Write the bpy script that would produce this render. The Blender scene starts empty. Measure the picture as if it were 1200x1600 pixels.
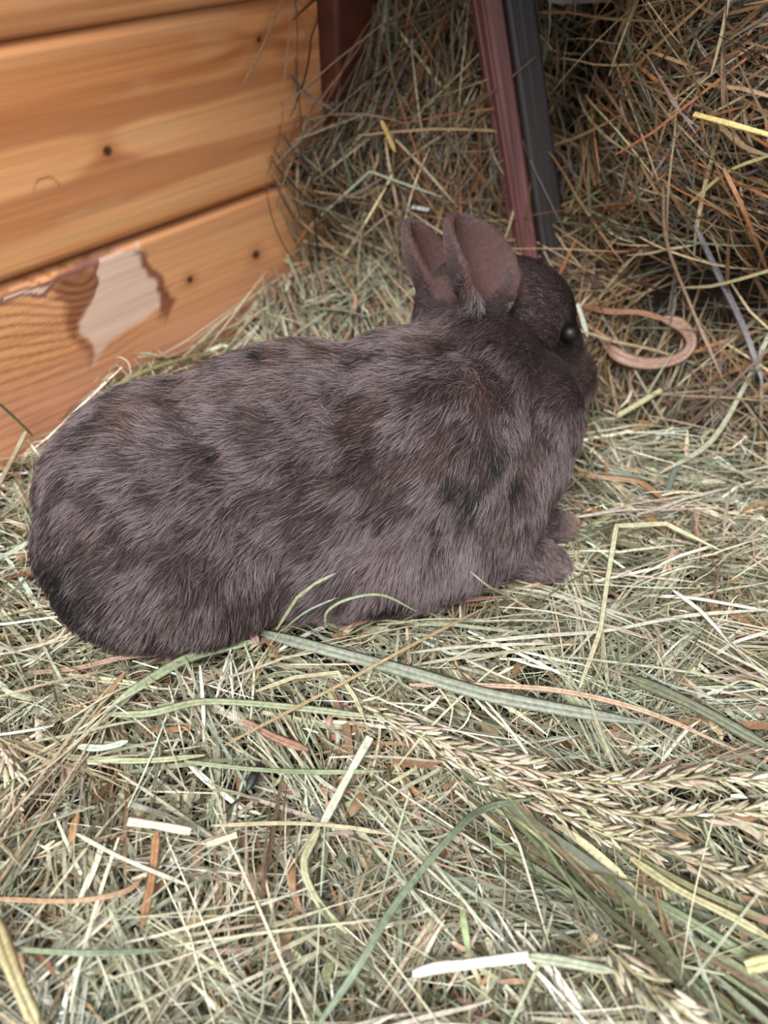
import bpy, bmesh, math
import numpy as np
from mathutils import Vector, Matrix

scene = bpy.context.scene
COL = scene.collection
rng = np.random.default_rng(7)

# ------------------------------------------------------------------ camera
CAM_H = .36
PITCH = math.radians(41.4)            # looking down
FPX = 1202.0                          # focal length in pixels of the 1200x1600 frame
cam_d = bpy.data.cameras.new('camera')
cam_d.sensor_fit = 'VERTICAL'
cam_d.sensor_height = 36.0
cam_d.lens = 36.0 * FPX / 1600.0
cam_d.clip_start = .01
cam_d.dof.use_dof = True
cam_d.dof.focus_distance = .43
cam_d.dof.aperture_fstop = 5.4
cam = bpy.data.objects.new('camera', cam_d)
COL.objects.link(cam)
cam.location = (0, 0, CAM_H)
cam.rotation_euler = (math.pi / 2 - PITCH, 0, 0)
scene.camera = cam

# ------------------------------------------------------------------ daylight and exposure
scene.view_settings.view_transform = 'Standard'
scene.view_settings.look = 'None'
scene.view_settings.gamma = 1
scene.view_settings.use_curve_mapping = False
scene.view_settings.exposure = 0.0

world = bpy.data.worlds.new('overcast sky')
scene.world = world
world.use_nodes = True
wn = world.node_tree
wn.nodes.clear()
wo = wn.nodes.new('ShaderNodeOutputWorld')
wb = wn.nodes.new('ShaderNodeBackground')
wb.inputs['Color'].default_value = (.86, .94, 1.0, 1)
wb.inputs['Strength'].default_value = 1.45
wn.links.new(wb.outputs[0], wo.inputs[0])

sun_d = bpy.data.lights.new('hazy_sun', 'SUN')
sun_d.energy = 5.6
sun_d.angle = math.radians(30)
sun_d.color = (1.0, .985, .965)
sun = bpy.data.objects.new('hazy_sun', sun_d)
COL.objects.link(sun)
SUN_FROM = Vector((-.42, -1.0, 1.30))
sun.rotation_euler = SUN_FROM.to_track_quat('Z', 'Y').to_euler()

DEV_FUR = True

# ------------------------------------------------------------------ maths helpers
FW = np.array([0, math.cos(PITCH), -math.sin(PITCH)])
UP = np.array([0, math.sin(PITCH), math.cos(PITCH)])
RT = np.array([1., 0, 0])
CC = np.array([0, 0, CAM_H])


def ray(u, v):
    return FW + RT * (u - 600) / FPX + UP * (800 - v) / FPX


def atz(u, v, z):
    d = ray(u, v)
    return CC + d * (z - CAM_H) / d[2]


def aty(u, v, y):
    d = ray(u, v)
    return CC + d * y / d[1]


def s2l(c):
    c = np.asarray(c, float) / 255.0
    return np.where(c <= .04045, c / 12.92, ((c + .055) / 1.055) ** 2.4)


def _hash(i, j, k, seed):
    i = i.astype(np.int64); j = j.astype(np.int64); k = k.astype(np.int64)
    h = (i * 374761393 + j * 668265263 + k * 2147483647 + seed * 974634777) & 0xffffffff
    h = ((h ^ (h >> 13)) * 1274126177) & 0xffffffff
    h = (h ^ (h >> 16)) & 0xffffffff
    return h / 4294967295.0


def noise(P, freq, seed=0):
    """smooth value noise in 0..1, P is (n,3) and freq a number or a triple"""
    Q = np.asarray(P, float) * np.asarray(freq, float) + 1000.0
    I = np.floor(Q); f = Q - I
    f = f * f * (3 - 2 * f)
    out = 0
    for a in (0, 1):
        for b in (0, 1):
            for c in (0, 1):
                w = (f[:, 0] if a else 1 - f[:, 0]) * (f[:, 1] if b else 1 - f[:, 1]) * (f[:, 2] if c else 1 - f[:, 2])
                out = out + w * _hash(I[:, 0] + a, I[:, 1] + b, I[:, 2] + c, seed)
    return out


def fbm(P, freq, seed=0, octs=3):
    out = 0; amp = .5; tot = 0
    fr = np.asarray(freq, float)
    for o in range(octs):
        out = out + amp * noise(P, fr, seed + 17 * o); tot += amp
        amp *= .5; fr = fr * 2.1
    return out / tot


def sstep(a, b, x):
    t = np.clip((x - a) / (b - a), 0, 1)
    return t * t * (3 - 2 * t)


# ------------------------------------------------------------------ object helpers
def tag(o, label=None, cat=None, group=None, kind=None):
    if label: o['label'] = label
    if cat: o['category'] = cat
    if group: o['group'] = group
    if kind: o['kind'] = kind
    return o


def link(name, data, parent=None):
    o = bpy.data.objects.new(name, data)
    COL.objects.link(o)
    if parent is not None: o.parent = parent
    return o


def empty(name, loc=(0, 0, 0)):
    o = bpy.data.objects.new(name, None)
    COL.objects.link(o)
    o.location = loc
    o.empty_display_size = .02
    return o


def np_mesh(name, V, Q, col=None, smooth=True, mat=None):
    """V (n,3); Q (m,4) or (m,3) index array"""
    me = bpy.data.meshes.new(name)
    V = np.asarray(V, np.float32); Q = np.asarray(Q, np.int32)
    k = Q.shape[1]
    me.vertices.add(len(V)); me.vertices.foreach_set('co', V.ravel())
    me.loops.add(Q.size); me.loops.foreach_set('vertex_index', Q.ravel())
    me.polygons.add(len(Q))
    me.polygons.foreach_set('loop_start', np.arange(0, Q.size, k, dtype=np.int32))
    me.polygons.foreach_set('loop_total', np.full(len(Q), k, np.int32))
    me.polygons.foreach_set('use_smooth', np.full(len(Q), smooth, bool))
    if col is not None:
        a = me.color_attributes.new('Col', 'FLOAT_COLOR', 'POINT')
        c = np.ones((len(V), 4), np.float32); c[:, :3] = col
        a.data.foreach_set('color', c.ravel())
    me.update()
    if mat: me.materials.append(mat)
    return me


def bm_mesh(name, bm, mat=None, smooth=False):
    me = bpy.data.meshes.new(name)
    bm.to_mesh(me); bm.free()
    for p in me.polygons: p.use_smooth = smooth
    if mat: me.materials.append(mat)
    return me


def box_bm(sx, sy, sz, bevel=0, seg=2):
    bm = bmesh.new()
    bmesh.ops.create_cube(bm, size=1)
    bmesh.ops.scale(bm, vec=(sx, sy, sz), verts=bm.verts)
    if bevel:
        bmesh.ops.bevel(bm, geom=bm.edges[:], offset=bevel, segments=seg, affect='EDGES', profile=.5)
    return bm


# ------------------------------------------------------------------ materials
def new_mat(name):
    m = bpy.data.materials.new(name); m.use_nodes = True
    nt = m.node_tree; nt.nodes.clear()
    out = nt.nodes.new('ShaderNodeOutputMaterial')
    return m, nt, out


def N(nt, t, **kw):
    n = nt.nodes.new(t)
    for k, v in kw.items(): setattr(n, k, v)
    return n


def hay_material(name, trans=.12, rough=.5):
    m, nt, out = new_mat(name)
    at = N(nt, 'ShaderNodeAttribute', attribute_name='Col')
    tc = N(nt, 'ShaderNodeTexCoord')
    nz = N(nt, 'ShaderNodeTexNoise'); nz.inputs['Scale'].default_value = 420; nz.inputs['Detail'].default_value = 3
    nt.links.new(tc.outputs['Object'], nz.inputs['Vector'])
    mr = N(nt, 'ShaderNodeMapRange'); mr.inputs['To Min'].default_value = .66; mr.inputs['To Max'].default_value = 1.3
    mr.inputs['From Min'].default_value = .25; mr.inputs['From Max'].default_value = .75
    nt.links.new(nz.outputs['Fac'], mr.inputs['Value'])
    mu = N(nt, 'ShaderNodeVectorMath', operation='SCALE')
    nt.links.new(at.outputs['Color'], mu.inputs[0]); nt.links.new(mr.outputs[0], mu.inputs['Scale'])
    b = N(nt, 'ShaderNodeBsdfPrincipled'); b.inputs['Roughness'].default_value = rough
    b.inputs['Specular IOR Level'].default_value = .35
    t = N(nt, 'ShaderNodeBsdfTranslucent')
    mx = N(nt, 'ShaderNodeMixShader'); mx.inputs[0].default_value = trans
    nt.links.new(mu.outputs[0], b.inputs['Base Color']); nt.links.new(mu.outputs[0], t.inputs['Color'])
    nt.links.new(b.outputs[0], mx.inputs[1]); nt.links.new(t.outputs[0], mx.inputs[2])
    nt.links.new(mx.outputs[0], out.inputs[0])
    return m


def simple_mat(name, c, rough=.6, c2=None, scale=60, bump=0, spec=.4):
    m, nt, out = new_mat(name)
    b = N(nt, 'ShaderNodeBsdfPrincipled'); b.inputs['Roughness'].default_value = rough
    b.inputs['Specular IOR Level'].default_value = spec
    tc = N(nt, 'ShaderNodeTexCoord')
    nz = N(nt, 'ShaderNodeTexNoise'); nz.inputs['Scale'].default_value = scale; nz.inputs['Detail'].default_value = 5
    nt.links.new(tc.outputs['Object'], nz.inputs['Vector'])
    rp = N(nt, 'ShaderNodeValToRGB')
    rp.color_ramp.elements[0].color = (*s2l(c), 1); rp.color_ramp.elements[0].position = .35
    rp.color_ramp.elements[1].color = (*s2l(c2 if c2 is not None else c), 1); rp.color_ramp.elements[1].position = .65
    nt.links.new(nz.outputs['Fac'], rp.inputs[0]); nt.links.new(rp.outputs[0], b.inputs['Base Color'])
    if bump:
        bp = N(nt, 'ShaderNodeBump'); bp.inputs['Strength'].default_value = bump; bp.inputs['Distance'].default_value = .002
        nt.links.new(nz.outputs['Fac'], bp.inputs['Height']); nt.links.new(bp.outputs[0], b.inputs['Normal'])
    nt.links.new(b.outputs[0], out.inputs[0])
    return m


def vcol_mat(name, rough=.5, spec=.4, grain=(6, 6, 300), amt=.12):
    """colour from the mesh, with fine stretched grain over it"""
    m, nt, out = new_mat(name)
    at = N(nt, 'ShaderNodeAttribute', attribute_name='Col')
    tc = N(nt, 'ShaderNodeTexCoord')
    mp = N(nt, 'ShaderNodeMapping'); mp.inputs['Scale'].default_value = grain
    nz = N(nt, 'ShaderNodeTexNoise'); nz.inputs['Scale'].default_value = 1; nz.inputs['Detail'].default_value = 4
    nt.links.new(tc.outputs['Object'], mp.inputs[0]); nt.links.new(mp.outputs[0], nz.inputs['Vector'])
    mr = N(nt, 'ShaderNodeMapRange'); mr.inputs['From Min'].default_value = .3; mr.inputs['From Max'].default_value = .7
    mr.inputs['To Min'].default_value = 1 - amt; mr.inputs['To Max'].default_value = 1 + amt
    nt.links.new(nz.outputs['Fac'], mr.inputs['Value'])
    mu = N(nt, 'ShaderNodeVectorMath', operation='SCALE')
    nt.links.new(at.outputs['Color'], mu.inputs[0]); nt.links.new(mr.outputs[0], mu.inputs['Scale'])
    b = N(nt, 'ShaderNodeBsdfPrincipled'); b.inputs['Roughness'].default_value = rough
    b.inputs['Specular IOR Level'].default_value = spec
    nt.links.new(mu.outputs[0], b.inputs['Base Color'])
    nt.links.new(b.outputs[0], out.inputs[0])
    return m


M_HAY = hay_material('dried_hay')
M_STRAW = hay_material('straw', .12, .42)
M_MAT = simple_mat('packed_hay_shade', (40, 33, 20), .9, (18, 14, 10), 130, .8)  # under-layer coloured near black to paint the shade between blades
M_WOOD = vcol_mat('varnished_pine', .42, .5)
M_DARKWOOD = simple_mat('old_dark_boards', (92, 58, 38), .7, (62, 38, 26), 30, .3)
M_ROOF = simple_mat('plain_boards', (150, 112, 74), .7, (120, 86, 54), 12, .2)

# ------------------------------------------------------------------ the setting: hutch shell
WD = np.array([.64966604, .76021973, 0.])          # along the left wall, away from the camera
WNR = np.array([.76021973, -.64966604, 0.])        # out of the wall into the hutch
W0 = np.array([-.2884, .4604, 0.])                 # foot of the wall where it leaves the frame
SEAMS = [-.0085, .1286, .2657, .4028, .5399, .677, .8141, .9512]


def wall_pt(s, z, out=0.):
    return W0 + WD * s + WNR * out + np.array([0, 0, z])


def wall_hit(u, v):
    r = ray(u, v); t = ((W0 - CC) @ WNR) / (r @ WNR)
    P = CC + r * t
    return (P - W0) @ WD, P[2]


def poly_sd(px, pz, poly):
    """signed distance to a polygon, negative inside"""
    d = np.full(px.shape, 1e9); ins = np.zeros(px.shape, bool)
    n = len(poly)
    for i in range(n):
        ax, az = poly[i]; bx, bz = poly[(i + 1) % n]
        ex, ez = bx - ax, bz - az
        wx, wz = px - ax, pz - az
        t = np.clip((wx * ex + wz * ez) / (ex * ex + ez * ez), 0, 1)
        d = np.minimum(d, np.hypot(wx - ex * t, wz - ez * t))
        c = ((az > pz) != (bz > pz)) & (px < (bx - ax) * (pz - az) / (bz - az + 1e-12) + ax)
        ins ^= c
    return np.where(ins, -d, d)


def mixc(a, b, t):
    return a * (1 - t[:, None]) + b * t[:, None]


def plank_colour(k, s, z):
    """pine figure of plank k at (s, z), linear rgb"""
    P = np.stack([s, z, np.full_like(s, k * 3.1)], 1)
    warp = (fbm(P, (4, 9, 1), 5 + k) - .5) * .016
    g = z + warp + (.005 * np.sin(s * 5 + k) if k != 1 else 0)
    knots = []
    if k == 1:
        for q in ((168, 236),): knots.append((*wall_hit(*q), .0035))
        knots.append((*wall_hit(405, 62), .0022))
    if k == 0:
        knots.append((*wall_hit(297, 437), .003)); knots.append((*wall_hit(400, 398), .004))
    if k == 2: knots.append((.5, .33, .004))
    halo = np.zeros_like(s); core = np.zeros_like(s)
    for ks, kz, r in knots:
        d = np.hypot((s - ks) / 2.2, z - kz)
        g = g + .010 * np.sign(z - kz) * np.exp(-(d / .014) ** 2)
        halo = np.maximum(halo, np.exp(-(np.hypot((s - ks) / 1.3, z - kz) / (r * 2.1)) ** 2))
        core = np.maximum(core, sstep(r * 1.25, r * .6, np.hypot((s - ks) / 1.1, z - kz)))
    G = np.stack([s * .5, g, np.full_like(s, k * 7.7)], 1)
    ring = fbm(G, (3, 75, 1), 31 + k, 3)
    broad = fbm(G, (2, 22, 1), 77 + k, 2)
    base = mixc(s2l((234, 168, 114)), s2l((214, 142, 88)), sstep(.38, .66, broad))
    base = mixc(base, s2l((168, 94, 52)), .55 * sstep(.50, .70, ring))
    base = mixc(base, s2l((222, 172, 122)), .45 * sstep(.44, .28, ring))
    # worn pale streaks and scuffs
    sc = fbm(P, (16, 70, 1), 91, 3)
    base = mixc(base, s2l((228, 188, 142)), .22 * sstep(.56, .74, sc))
    if k == 0:
        w1 = (fbm(P, (30, 38, 1), 13) - .5) * .012
        w2 = (fbm(P, (55, 130, 1), 17) - .5) * .014
        px, pz = s + w1 + w2 * .6, z + w2 * .6
        pale = [wall_hit(*q) for q in ((0, 462), (60, 446), (150, 408), (215, 385), (228, 408), (248, 440), (252, 480), (190, 520), (160, 545),
                                       (145, 570), (132, 500), (150, 440), (150, 415), (95, 430), (70, 462), (30, 466), (0, 475))]
        sd = poly_sd(px, pz, pale)
        flare = np.exp(-((np.abs(sd)) / .012) ** 2)
        # dark growth rings sweeping into the knot
        hk = wall_hit(128, 440)
        dd = np.hypot((s - hk[0]) * 1.0, (z - hk[1]) * 1.0)
        g2 = z + .040 * np.exp(-(dd / .045) ** 1.5) + warp * .6
        lines = .5 + .5 * np.sin(2 * np.pi * g2 / .0085 + 6 * fbm(P, (14, 20, 1), 3))
        left = sstep(hk[0] + .050, hk[0] + .015, s)
        base = mixc(base, s2l((232, 168, 118)), .55 * np.ones_like(s))
        base = mixc(base, s2l((170, 100, 62)), .70 * left * sstep(.62, .98, lines))
        dark = [wall_hit(*q) for q in ((82, 452), (100, 425), (152, 417), (155, 445), (140, 490), (128, 520), (145, 560), (135, 575), (118, 530), (105, 490), (92, 465))]
        sdd = poly_sd(px, pz, dark)
        base = mixc(base, s2l((120, 62, 42)), .85 * sstep(.004, -.005, sdd) * (.75 + .25 * lines))
        base = mixc(base, s2l((240, 205, 182)), .92 * sstep(.0025, -.0025, sd))
        edge = [wall_hit(*q) for q in ((210, 392), (232, 404), (258, 450), (272, 470), (262, 500), (248, 490), (246, 455), (226, 415))]
        sde = poly_sd(px, pz, edge)
        base = mixc(base, s2l((126, 60, 42)), .85 * sstep(.003, -.002, sde))
        base = mixc(base, s2l((120, 66, 60)), .8 * sstep(.0022, .0008, np.abs(sd)) * left * sstep(.075, .11, z))
        base = mixc(base, s2l((226, 160, 132)), .5 * sstep(.075, .035, z))
    if k == 1:
        # faint curved scratch
        q = wall_hit(72, 292)
        dr = np.abs(np.hypot((s - q[0]), (z - q[1] + .004)) - .010)
        base = mixc(base, s2l((128, 78, 44)), .55 * sstep(.0012, .0004, dr) * (z > q[1] - .002) * sstep(-.01, .004, s - q[0] + .006))
    base = mixc(base, s2l((150, 84, 46)), .55 * halo)
    base = mixc(base, s2l((62, 30, 24)), .92 * core)
    edge = np.minimum(z - SEAMS[k], SEAMS[k + 1] - z)
    base = mixc(base, s2l((108, 62, 34)), .6 * sstep(.0035, .0012, edge))
    return base


wall = empty('wall_left', tuple(W0)); tag(wall, 'orange varnished pine plank wall of the hutch behind the rabbit', kind='structure')


def make_plank(k, s0, s1, step):
    z0, z1 = SEAMS[k], SEAMS[k + 1]
    # face profile: tongue and groove with rounded shoulders
    prof = [(-.018, z0 + .0001), (-.0052, z0 + .0001), (-.0042, z0 + .0022), (-.0014, z0 + .0042), (0, z0 + .0066)]
    nz = max(6, int((z1 - z0 - .0104) / step))
    zs = np.linspace(z0 + .0066, z1 - .0066, nz)[1:-1]
    prof += [(0, z) for z in zs]
    prof += [(0, z1 - .0066), (-.0014, z1 - .0042), (-.0042, z1 - .0022), (-.0052, z1 - .0001), (-.018, z1 - .0001)]
    prof = np.array(prof); m = len(prof)
    ns = int((s1 - s0) / step) + 1
    ss = np.linspace(s0, s1, ns)
    S, I = np.meshgrid(ss, np.arange(m), indexing='ij')
    S = S.ravel(); o = prof[I.ravel(), 0]; z = prof[I.ravel(), 1]
    cup = -.0006 * ((z - (z0 + z1) / 2) / .07) ** 2
    V = WD[None] * S[:, None] + WNR[None] * (o + cup)[:, None]; V[:, 2] += z
    a = (np.arange(ns - 1)[:, None] * m + np.arange(m)[None]).ravel()
    wrap = (np.arange(ns - 1)[:, None] * m + (np.arange(m)[None] + 1) % m).ravel()
    Q = np.stack([a, a + m, wrap + m, wrap], 1)
    me = np_mesh('plank', V, Q, plank_colour(k, S, z), True, M_WOOD)
    o = link('plank', me, wall)
    return o


for k in range(7):
    if k < 3: make_plank(k, -.25, .62, .0016)
    else: make_plank(k, -.25, .62, .02)
# fixing batten behind the planks, closing the grooves, and the near stretch of the wall outside the frame
bm = box_bm(.90, .012, .98)
bt = link('backing_board', bm_mesh('backing_board', bm, M_DARKWOOD), wall)
bt.location = tuple(WD * .18 - WNR * .022 + np.array([0, 0, .47])); bt.rotation_euler = (0, 0, math.atan2(WD[1], WD[0]))


def slab(name, loc, size, rz, mat, label):
    o = link(name, bm_mesh(name, box_bm(*size, .003), mat)); o.location = loc; o.rotation_euler = (0, 0, rz)
    tag(o, label, kind='structure'); return o


rzw = math.atan2(WD[1], WD[0])
# timber floor under the bedding
fl = empty('floor', (0, 0, 0)); tag(fl, 'wooden hutch floor hidden under the hay', kind='structure')
for i in range(12):
    b = link('floor_board', bm_mesh('floor_board', box_bm(1.9, .117, .016, .002), M_ROOF), fl)
    b.location = (.1, -.30 + .12 * i, -.038)
# back wall of dark boards behind the stacked hay
bw = empty('wall_back', (0, 0, 0)); tag(bw, 'dark shaded board wall behind the stacked hay', kind='structure')
BC = np.array([-.10, 1.0, 0])
for i in range(9):
    b = link('board', bm_mesh('board', box_bm(1.7, .016, .1079, .0012), M_DARKWOOD), bw)
    b.location = (.34, .87 - .12, .03 + .108 * i); b.rotation_euler = (0, 0, math.atan2(-.43, 1))
    b.location = (.34, .80, .03 + .108 * i)
slab('wall_right', (.98, .35, .46), (.02, 1.3, .96), 0, M_DARKWOOD, 'board wall at the right end of the hutch')
slab('shade_roof', (.15, .72, .54), (1.75, .76, .02), 0, M_ROOF, 'unseen board roof set low to shade the back of the hutch')  # unseen roof, height and front edge set to shade the back

tp = link('corner_shade_strip', bm_mesh('corner_shade_strip', box_bm(.050, .030, .56, .003), simple_mat('corner_shade_brown', (92, 44, 28), .6, (62, 28, 20), 40, .3)))  # added strip, its dark brown stands in for shade at the wall's end
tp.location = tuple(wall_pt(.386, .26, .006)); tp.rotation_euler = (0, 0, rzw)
tag(tp, 'dark reddish-brown strip added for the corner shade at the end of the plank wall', kind='structure')

# ------------------------------------------------------------------ rabbit shape (ellipsoids in the rabbit's own frame)
RYAW = math.radians(11)
RORG = np.array([-.035, .383, 0.])


def rot(rx, ry, rz):
    a, b, c = map(math.radians, (rx, ry, rz))
    return np.array(Matrix.Rotation(c, 3, 'Z') @ Matrix.Rotation(b, 3, 'Y') @ Matrix.Rotation(a, 3, 'X'))


RB = rot(0, 0, 11)
ELL = [
    ((-.092, -.006, .060), (.080, .077, .062), (0, 0, 0)),     # rump
    ((-.020, .004, .068), (.100, .080, .064), (0, 0, 0)),      # loin and ribs
    ((.055, .002, .072), (.074, .073, .066), (0, 0, 0)),       # shoulders
    ((-.090, -.058, .043), (.072, .042, .048), (0, 0, 6)),
    ((-.122, -.032, .046), (.052, .050, .052), (0, 0, 0)),     # back of the rump
        # near haunch
    ((-.088, .052, .042), (.070, .036, .045), (0, 0, -6)),     # far haunch
    ((.020, -.052, .036), (.098, .043, .036), (0, 0, 0)),      # near flank
    ((.080, -.036, .046), (.048, .042, .045), (0, 0, 0)),      # near elbow
    ((.085, .030, .046), (.048, .040, .045), (0, 0, 0)),       # far elbow
    ((.130, .014, .072), (.040, .040, .046), (0, 0, 0)),       # chest
    ((.112, -.012, .056), (.040, .036, .046), (0, 0, 0)),      # brisket
    ((.098, .026, .100), (.046, .044, .044), (0, 0, 0)),       # neck
    ((.105, -.056, .016), (.036, .015, .014), (0, 8, 0)),      # near front foot
    ((.130, -.062, .008), (.017, .012, .009), (0, 0, 0)),
    ((.126, -.032, .015), (.034, .014, .013), (0, 8, 10)),     # far front foot
    ((.149, -.029, .008), (.017, .011, .009), (0, 0, 14)),
]
ELLW = [(RB @ np.array(c) + RORG, np.array(r), RB @ rot(*a)) for c, r, a in ELL]
HC = np.array([.091, .470, .122])                               # head centre
HR = rot(0, 42, 7) * 1.0
HE = [
    ((0, 0, 0), (.039, .033, .033), (0, 0, 0)),               # skull
    ((.028, 0, -.006), (.034, .023, .025), (0, 0, 0)),
    ((.056, 0, -.011), (.030, .0175, .0215), (0, 0, 0)),      # muzzle
    ((.074, 0, -.010), (.015, .0125, .0150), (0, 0, 0)),      # nose
    ((.020, .016, -.022), (.032, .019, .024), (0, 0, 0)),     # cheeks
    ((.020, -.016, -.022), (.032, .019, .024), (0, 0, 0)),
    ((-.028, .004, -.024), (.034, .034, .034), (0, 0, 0)),       # nape
    ((.060, .006, -.018), (.017, .011, .012), (0, 0, 0)),
    ((.060, -.006, -.018), (.017, .011, .012), (0, 0, 0)),
    ((.034, 0, -.034), (.026, .016, .012), (0, 0, 0)),        # chin
]
for c, r, a in HE:
    ELLW.append((HC + HR @ np.array(c), np.array(r), HR @ rot(*a)))


def inside_rabbit(P, grow=0.):
    ins = np.zeros(len(P), bool)
    for c, r, R in ELLW:
        q = (P - c) @ R / (r + grow)
        ins |= (q * q).sum(1) < 1
    return ins


# ------------------------------------------------------------------ hay surfaces
FAN0 = atz(800, 1262, 0.); FAN1 = atz(1230, 1560, 0.)


def hay_h(x, y):
    """height of the bedding"""
    x = np.asarray(x, float); y = np.asarray(y, float)
    sh = x.shape
    P = np.stack([x.ravel(), y.ravel(), np.zeros(x.size)], 1)
    h = (noise(P, 9, 3) - .5) * .022 + (noise(P, 24, 4) - .5) * .014 + (noise(P, 52, 6) - .5) * .009
    h = h.reshape(sh)
    dw = (x - W0[0]) * WNR[0] + (y - W0[1]) * WNR[1]            # distance off the wall
    s = (x - W0[0]) * WD[0] + (y - W0[1]) * WD[1]
    h = h + .030 * sstep(.16, .0, dw) * sstep(-.05, .12, s) + .026 * sstep(.18, .34, s) * sstep(.30, .05, dw)
    h = h + .012 * np.exp(-((y - (.262 + .25 * (x + .1))) / .03) ** 2) * sstep(.16, .05, x)      # ridge in front of the rabbit
    h = h - .012 * sstep(.35, .15, y)
    ft = np.clip(((x - FAN0[0]) * (FAN1[0] - FAN0[0]) + (y - FAN0[1]) * (FAN1[1] - FAN0[1])) / ((FAN1 - FAN0) @ (FAN1 - FAN0)), 0, 1)
    fd = np.hypot(x - FAN0[0] - ft * (FAN1[0] - FAN0[0]), y - FAN0[1] - ft * (FAN1[1] - FAN0[1]))
    h = h - .016 * np.exp(-(fd / .017) ** 2)
    h = h + .02 * sstep(.56, .68, y + .35 * x) * sstep(.20, .08, x)
    return h


FOOT0 = np.array([-.10, .705, 0.])
BU = np.array([.9186, -.3952, 0.]); BN = np.array([-.3952, -.9186, 0.])    # along the stack, and out of it towards the camera


def floor_surf(a, b):
    e = .004
    h = hay_h(a, b)
    P = np.stack([a, b, h], 1)
    n = np.stack([-(hay_h(a + e, b) - h) / e, -(hay_h(a, b + e) - h) / e, np.ones_like(a)], 1)
    n /= np.linalg.norm(n, axis=1)[:, None]
    return P, n


def bank_pos(a, b):
    """a along the stack, b up its face"""
    Q = np.stack([a, b, np.full_like(a, 5.)], 1)
    lump = (noise(Q, (7, 8, 1), 8) - .5) * .060 + (noise(Q, (19, 19, 1), 9) - .5) * .028
    back = .02 + .34 * np.clip(b, 0, 1) * sstep(.36, .05, a) * sstep(.0, .12, a) + .10 * b * sstep(.05, .36, a) + .30 * np.clip(b - .30, 0, 1)
    back = back - .040 * sstep(.075, .0, a) * sstep(.08, .16, b) - .055 * sstep(.24, .34, a) + .062 * np.exp(-((b - .075) / .055) ** 2) * sstep(.27, .36, a)      # dark hollow along the foot on the right
    back = back + .085 * np.exp(-((a - .242) / .022) ** 2) * sstep(.09, .16, b)      # gap beside the post
    back = back + .10 * np.exp(-((a - .040) / .018) ** 2) * sstep(.15, .20, b)      # gap beside the planks
    z = .012 + b * (1 - .1 * b)
    P = FOOT0 + BU * a[:, None] - BN * (back - lump)[:, None]
    P[:, 2] = z
    return P


def bank_surf(a, b):
    e = .004
    P = bank_pos(a, b)
    n = np.cross(bank_pos(a + e, b) - P, bank_pos(a, b + e) - P)
    n /= np.linalg.norm(n, axis=1)[:, None] + 1e-12
    return P, n


def surf_mat(name, surf, a0, a1, b0, b1, step, off):
    na = int((a1 - a0) / step); nb = int((b1 - b0) / step)
    A, B = np.meshgrid(np.linspace(a0, a1, na), np.linspace(b0, b1, nb), indexing='ij')
    P, n = surf(A.ravel(), B.ravel())
    P = P + n * (off + (noise(P, 160, 2)[:, None] - .5) * .006)
    i = (np.arange(na - 1)[:, None] * nb + np.arange(nb - 1)[None]).ravel()
    return np_mesh(name, P, np.stack([i, i + nb, i + nb + 1, i + 1], 1), None, True, M_MAT)


# colours of dried grass, sRGB
PAL_FRONT = [((168, 166, 142), 22), ((142, 144, 122), 20), ((116, 120, 94), 16), ((194, 186, 162), 14), ((220, 212, 192), 9),
             ((160, 136, 108), 10), ((128, 104, 82), 9), ((92, 88, 66), 10), ((164, 172, 158), 7), ((172, 154, 138), 5)]
PAL_LEAF = [((158, 124, 90), 4), ((138, 104, 78), 4), ((150, 152, 120), 3), ((176, 156, 124), 3), ((114, 92, 66), 3), ((190, 180, 156), 2), ((164, 132, 116), 2)]
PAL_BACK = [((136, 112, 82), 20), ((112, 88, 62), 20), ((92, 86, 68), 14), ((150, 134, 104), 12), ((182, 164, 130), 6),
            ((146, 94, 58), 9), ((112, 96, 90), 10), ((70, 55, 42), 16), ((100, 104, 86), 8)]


def pick_cols(n, pal):
    c = s2l(np.array([p[0] for p in pal])); w = np.array([p[1] for p in pal], float); w /= w.sum()
    k = rng.choice(len(pal), n, p=w)
    out = c[k] * np.exp(rng.normal(0, .26, (n, 1))) * np.exp(rng.normal(0, .035, (n, 3)))
    return np.clip(out, 0, .92)


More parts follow.
